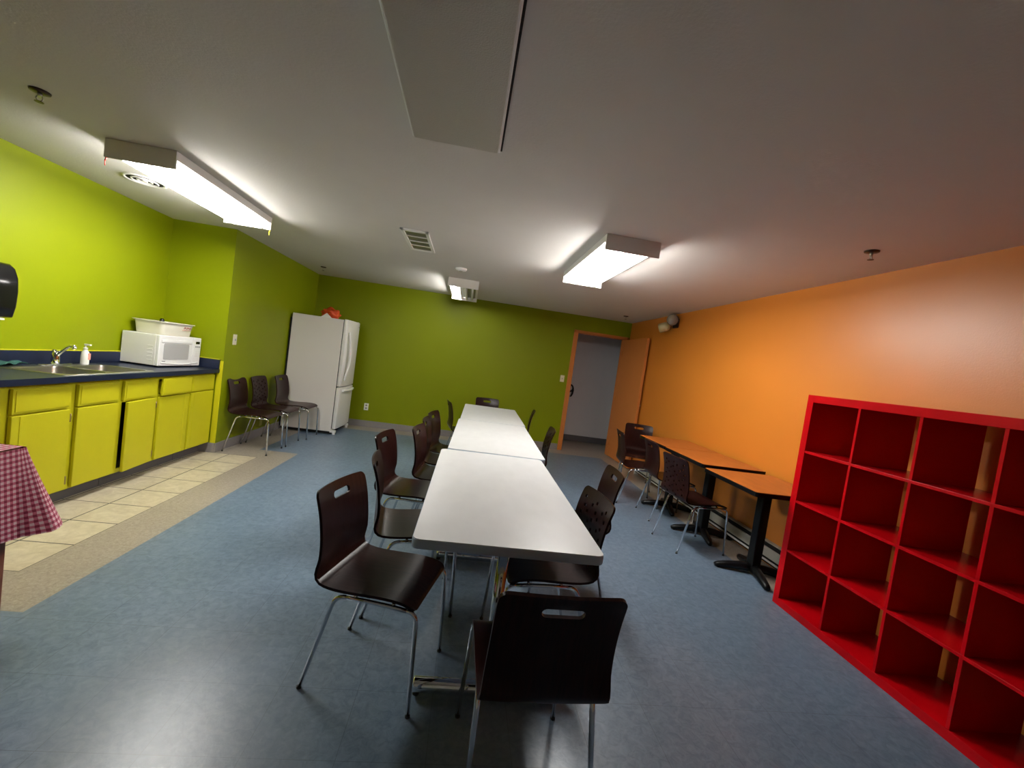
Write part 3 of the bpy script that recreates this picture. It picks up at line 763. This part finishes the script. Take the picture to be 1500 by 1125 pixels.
# running length for the weave pattern
run = [0.]
for i in range(1, N):
    run.append(run[-1] + math.hypot(per[i][0] - per[i - 1][0], per[i][1] - per[i - 1][1]) + (.028 if per[i][3] else 0))
grid = []
for i, (x, y, nr, cor) in enumerate(per):
    col = []
    dc = min(math.hypot(x - cx_, y - cy_) for cx_ in (xa, xb2) for cy_ in (ya2, yb2))
    for j in range(NV + 1):
        v = j / NV
        fl = .010 + .022 * v * (1 + math.sin(run[i] * 17 + .6)) * (1 - math.exp(-dc * 6))
        if cor: 
            fl = .006 + .125 * v ** 1.1
            drop = H * v * (.93 + .05 * v)
        else:
            fl += .05 * v * math.exp(-dc * 16)
            drop = H * v * (1 - .03 * math.sin(run[i] * 9))
        col.append(bm.verts.new((x + nr[0] * fl, y + nr[1] * fl, GZ - .001 - drop)))
    grid.append(col)
for i in range(N):
    i2 = (i + 1) % N
    u0 = run[i] / cell; u1 = (run[i2] if i2 else run[-1] + .02) / cell
    for j in range(NV):
        f = bm.faces.new((grid[i][j], grid[i][j + 1], grid[i2][j + 1], grid[i2][j])); f.smooth = True
        for lp, uvv in zip(f.loops, ((u0, H * j / NV / cell), (u0, H * (j + 1) / NV / cell), (u1, H * (j + 1) / NV / cell), (u1, H * j / NV / cell))): lp[uvl].uv = uvv
tv = [bm.verts.new(p) for p in ((xa, ya2, GZ + .002), (xb2, ya2, GZ + .002), (xb2, yb2, GZ + .002), (xa, yb2, GZ + .002))]
f = bm.faces.new(tv)
for lp in f.loops: lp[uvl].uv = (lp.vert.co.x / cell, lp.vert.co.y / cell)
me = bpy.data.meshes.new('tablecloth'); bm.normal_update(); bm.to_mesh(me); bm.free(); me.materials.append(M['gingham'])
o = bpy.data.objects.new('tablecloth', me); COL.objects.link(o)
tag(o, 'red and white gingham tablecloth with a flared corner by the counter', 'tablecloth')

# ------------------------------------------------------------------ bent plywood chairs
PROF0 = [(.206, .412), (.198, .421), (.180, .431), (.150, .4395), (.10, .4435), (.05, .4425), (0, .4395), (-.05, .4365), (-.095, .4345), (-.130, .436),
        (-.158, .442), (-.177, .454), (-.188, .473), (-.192, .50), (-.193, .54), (-.195, .59), (-.201, .64), (-.212, .70), (-.227, .755), (-.240, .792), (-.244, .802)]
PROF = [(a - .030 * min(1, max(0, (-.06 - a) / .10)), b) for a, b in PROF0]
def make_profile():
    # dense, evenly spaced points along the side profile with their normals
    P = [Vector((0, a, b)) for a, b in PROF]
    # catmull-rom
    d = []
    for i in range(len(P) - 1):
        p0 = P[max(i - 1, 0)]; p1 = P[i]; p2 = P[i + 1]; p3 = P[min(i + 2, len(P) - 1)]
        for k in range(8):
            t_ = k / 8
            d.append(.5 * ((2 * p1) + (-p0 + p2) * t_ + (2 * p0 - 5 * p1 + 4 * p2 - p3) * t_ ** 2 + (-p0 + 3 * p1 - 3 * p2 + p3) * t_ ** 3))
    d.append(P[-1]); L = [0.]
    for a, b in zip(d, d[1:]): L.append(L[-1] + (b - a).length)
    return d, L
PD, PL = make_profile(); PTOT = PL[-1]
def prof_at(s):
    s = min(max(s, 0), PTOT)
    lo, hi = 0, len(PL) - 1
    while hi - lo > 1:
        m_ = (lo + hi) // 2
        if PL[m_] <= s: lo = m_
        else: hi = m_
    f = (s - PL[lo]) / max(1e-9, PL[hi] - PL[lo])
    p = PD[lo].lerp(PD[hi], f)
    a = max(lo - 2, 0); b = min(hi + 2, len(PD) - 1)
    tg = (PD[b] - PD[a]).normalized()
    return p, Vector((0, -tg.z, tg.y))      # tangent turned toward the back/underside
S_BEND = next(L for p, L in zip(PD, PL) if p.z > .453 and p.y < -.1)
def half_w(s):
    b = (s - S_BEND) / (PTOT - S_BEND)
    if b > 0: return .196 - .0035 * math.sin(PI * min(1, b * 1.2)) - .010 * b
    return .196 - .004 * (-b * S_BEND / PTOT) ** 2
def shell_parts(perforated):
    hw0 = .196
    outline = []
    # outline in (x, s), corners rounded
    def edge(s0, s1, sign, n=36):
        return [(sign * half_w(s0 + (s1 - s0) * k / n), s0 + (s1 - s0) * k / n) for k in range(n + 1)]
    r = .030
    right = edge(r, PTOT - r, 1); left = edge(PTOT - r, r, -1)
    def arc(cx, cs, a0, n=6): return [(cx + r * math.cos(math.radians(a0 + 90 * k / n)), cs + r * math.sin(math.radians(a0 + 90 * k / n))) for k in range(1, n)]
    wt = half_w(PTOT - r); wb = half_w(r)
    top = [(wt - r - (2 * (wt - r)) * k / 16, PTOT) for k in range(17)]
    bot = [(-wb + r + (2 * (wb - r)) * k / 16, 0) for k in range(17)]
    outline = right + arc(wt - r, PTOT - r, 0) + top + arc(-wt + r, PTOT - r, 90) + left + arc(-wb + r, r, 180) + bot + arc(wb - r, r, 270)
    holes = []
    if perforated:
        rows = 7
        for i in range(rows):
            for j in range(5):
                x = -.128 + j * .064 + (.016 if i % 2 else -.016) * (1 if j % 2 else -.6)
                s = PTOT - .055 - i * .044 - (.020 if j % 2 else 0)
                holes.append([(x + .0108 * math.cos(2 * PI * k / 10), s + .0108 * math.sin(2 * PI * k / 10)) for k in range(10)])
    else:
        w2, h2, sc = .063, .0155, PTOT - .056
        h = []
        for sg, a0 in ((1, -90), (-1, 90)):
            for k in range(9):
                a = math.radians(a0 + 180 * k / 8); h.append((sg * (w2 - h2) + h2 * math.cos(a), sc + h2 * math.sin(a)))
        holes.append(h)
    pts, edges = [], []
    for ring in [outline] + holes:
        s = len(pts); pts += [Vector(p) for p in ring]; edges += [(s + i, s + (i + 1) % len(ring)) for i in range(len(ring))]
    # a seam row where seat and backrest meet, and interior points
    nring = len(pts)
    gs = []
    k = 0.012
    while k < PTOT - .008:
        gs.append(k); k += .012 if S_BEND - .10 < k < S_BEND + .05 or k < .07 else .024
    gs = [g for g in gs if abs(g - S_BEND) > .007] + [S_BEND]
    for g in gs:
        w_ = half_w(g) - .012
        for q in range(13):
            p = Vector((-w_ + 2 * w_ * q / 12, g))
            if not inside(p, outline) or min((p - Vector(o)).length for o in outline) < .006: continue
            if any(inside(p, h) or min((p - Vector(v)).length for v in h) < .005 for h in holes): continue
            pts.append(p)
    vs, es, fs, *_ = delaunay_2d_cdt(pts, edges, [], 0, 1e-6)
    keep = []
    for f in fs:
        c = sum((vs[i] for i in f), Vector((0, 0))) / len(f)
        if not inside(c, outline): continue
        if any(inside(c, h) for h in holes): continue
        keep.append((list(f), c.y))
    TH = .0115
    def place(v, off):
        x, s = v; p, n = prof_at(s)
        # the backrest is dished, the seat very slightly
        b = min(1, max(0, (s - S_BEND) / .10)); b = b * b * (3 - 2 * b)
        dish = (.020 * b + .003 * (1 - b)) * (x / .195) ** 2
        q = Vector((x, p.y, p.z)) - (n * (1 - b) + Vector((0, -1, 0)) * b) * dish
        top_bow = .005 * (1 - (x / .195) ** 2) * min(1, max(0, (s - PTOT + .15) / .15))
        q.z += top_bow
        return q + n * off
    out = {}
    for part in ('seat', 'backrest'):
        mb = MB(); bm = mb.bm
        sel = [f for f, cy in keep if (cy > S_BEND) == (part == 'backrest')]
        idx = sorted({i for f in sel for i in f})
        A = {i: bm.verts.new(place(vs[i], 0)) for i in idx}; Bv = {i: bm.verts.new(place(vs[i], TH)) for i in idx}
        cnt = {}
        for f in sel:
            fa = bm.faces.new([A[i] for i in f]); fa.smooth = True
            fb = bm.faces.new([Bv[i] for i in f[::-1]]); fb.smooth = True
            for a, b in zip(f, f[1:] + f[:1]): cnt[(min(a, b), max(a, b))] = cnt.get((min(a, b), max(a, b)), 0) + 1
        for (a, b), c in cnt.items():
            if c == 1:
                if abs(vs[a].y - S_BEND) < .003 and abs(vs[b].y - S_BEND) < .003: continue
                f = bm.faces.new((A[a], A[b], Bv[b], Bv[a])); f.smooth = False
        bmesh.ops.recalc_face_normals(bm, faces=bm.faces)
        for e in bm.edges:
            if len(e.link_faces) == 2 and e.link_faces[0].smooth != e.link_faces[1].smooth: e.smooth = False
        out[part] = mb
    return out
def make_chair(perforated):
    t = thing('plywood_chair', 'x', 'chair')
    for part, mb in shell_parts(perforated).items():
        mb.build(part, M['espresso'], t)
    R_ = .0090; zt = .4075
    fr = MB()
    for s in (-1, 1):
        x = s * .181
        leg_f = fillet([(s * .195, .232, .004), (s * .184, .212, zt), (x, .09, zt + .001)], .042, 7)
        leg_r = fillet([(s * .195, -.232, .004), (s * .184, -.128, zt - .002), (x, .0, zt)], .045, 7)
        MB().tube(leg_f[:-1], R_, 10).build('leg', M['chrome'], t)
        MB().tube(leg_r[:-1], R_, 10).build('leg', M['chrome'], t)
        fr.tube([leg_r[-2], (x, .0, zt), (x, .09, zt + .001), leg_f[-2]], R_ * .985, 10)
    for y in (.11, -.05):
        fr.tube([(-.181, y, zt + .002), (-.150, y, zt + .014), (.150, y, zt + .014), (.181, y, zt + .002)], .008, 8)
    fr.build('seat_frame', M['chrome'], t)
    for s in (-1, 1):
        for y in (.232, -.232): MB().lathe([(.0096, 0), (.0098, .010)], 10, c=(s * .195, y, 0)).build('foot_cap', M['rubber'], t)
    return t
proto = {False: make_chair(False), True: make_chair(True)}
used = {False: False, True: False}
def chair(perf, x, y, deg, label, group):
    """deg: the way the sitter would face, counter-clockwise from +X"""
    if used[perf]: c = copy_tree(proto[perf])
    else: c = proto[perf]; used[perf] = True
    c.location = (x, y, 0); c.rotation_euler = (0, 0, R(deg - 90))
    c['label'] = label; c['group'] = group; c['category'] = 'chair'
g1, g2, g3 = 'chairs around the long centre tables', 'chairs at the orange wall tables', 'chairs along the green wall'
chair(False, .350, 1.368, 91.6, 'dark chair at the head of the centre tables, its black back to the viewer', g1)
chair(False, -.222, 1.828, -14.5, 'dark chair turned aslant at the near left corner of the nearest laminate table', g1)
chair(False, -.165, 2.395, 8, 'dark chair on the left of the nearest laminate table, second from the viewer', g1)
chair(False, -.253, 3.005, -9, 'dark chair third from the viewer on the left, pulled well out from the tables', g1)
chair(False, -.064, 3.425, -7, 'dark chair fourth from the viewer on the left of the centre tables', g1)
chair(False, -.045, 3.905, -2, 'dark chair fifth on the left, mostly hidden between its two neighbours', g1)
chair(False, -.020, 4.345, -11, 'dark chair sixth from the viewer on the left of the centre tables', g1)
chair(False, .090, 5.66, 10, 'dark chair on the left of the farthest laminate table, seen edge on', g1)
chair(False, .430, 6.405, -82, 'dark chair at the far head of the centre tables, facing the viewer', g1)
chair(True, .512, 2.060, 185, 'perforated dark chair on the right of the nearest laminate table', g1)
chair(False, .815, 2.700, 176, 'dark slotted chair behind the perforated one, right of the centre tables', g1)
chair(True, .700, 4.255, 176, 'perforated dark chair on the right of the middle laminate table', g1)
chair(False, .735, 5.740, 171.5, 'dark chair on the right of the farthest laminate table, a thin sliver', g1)
chair(False, 2.435, 5.435, -108, 'dark chair facing the viewer at the far end of the orange wall tables', g2)
chair(False, 2.145, 4.725, -8, 'dark slotted chair nearest the door along the orange wall tables', g2)
chair(False, 2.305, 4.255, -3.5, 'dark slotted chair in the middle of the orange wall tables', g2)
chair(True, 2.190, 3.555, 6, 'perforated dark chair nearest the viewer at the orange wall tables', g2)
chair(False, -2.312, 5.108, 0, 'dark slotted chair against the green wall, next to the kitchen counter', g3)
chair(True, -2.300, 5.585, 0, 'perforated dark chair against the green wall, between two others', g3)
chair(False, -2.235, 6.075, 0, 'dark slotted chair against the green wall, beside the refrigerator', g3)

# ------------------------------------------------------------------ world, camera, view
w = bpy.data.worlds.new('World'); SC.world = w; w.use_nodes = True
w.node_tree.nodes['Background'].inputs['Color'].default_value = (0, 0, 0, 1)
cam = bpy.data.cameras.new('camera'); co = bpy.data.objects.new('camera', cam); COL.objects.link(co)
cam.sensor_fit = 'HORIZONTAL'; cam.sensor_width = 36; cam.lens = 616.97 / 1500 * 36; cam.clip_start = .02
yaw, pitch, roll = .111662706, -.0506583293, .140526268
f = Vector((math.sin(yaw) * math.cos(pitch), math.cos(yaw) * math.cos(pitch), math.sin(pitch)))
ri = Vector((math.cos(yaw), -math.sin(yaw), 0)); u = ri.cross(f)
c_, s_ = math.cos(roll), math.sin(roll)
rr = c_ * ri + s_ * u; uu = -s_ * ri + c_ * u
mtx = Matrix((rr, uu, -f)).transposed().to_4x4(); mtx.translation = (0, 0, 1.42)
co.matrix_world = mtx
SC.camera = co
SC.view_settings.view_transform = 'Standard'; SC.view_settings.look = 'None'; SC.view_settings.gamma = 1; SC.view_settings.use_curve_mapping = False
SC.view_settings.exposure = .75
SC.cycles.max_bounces = 10; SC.cycles.diffuse_bounces = 6; SC.cycles.glossy_bounces = 5
SC.cycles.use_denoising = True; SC.cycles.sample_clamp_indirect = 6
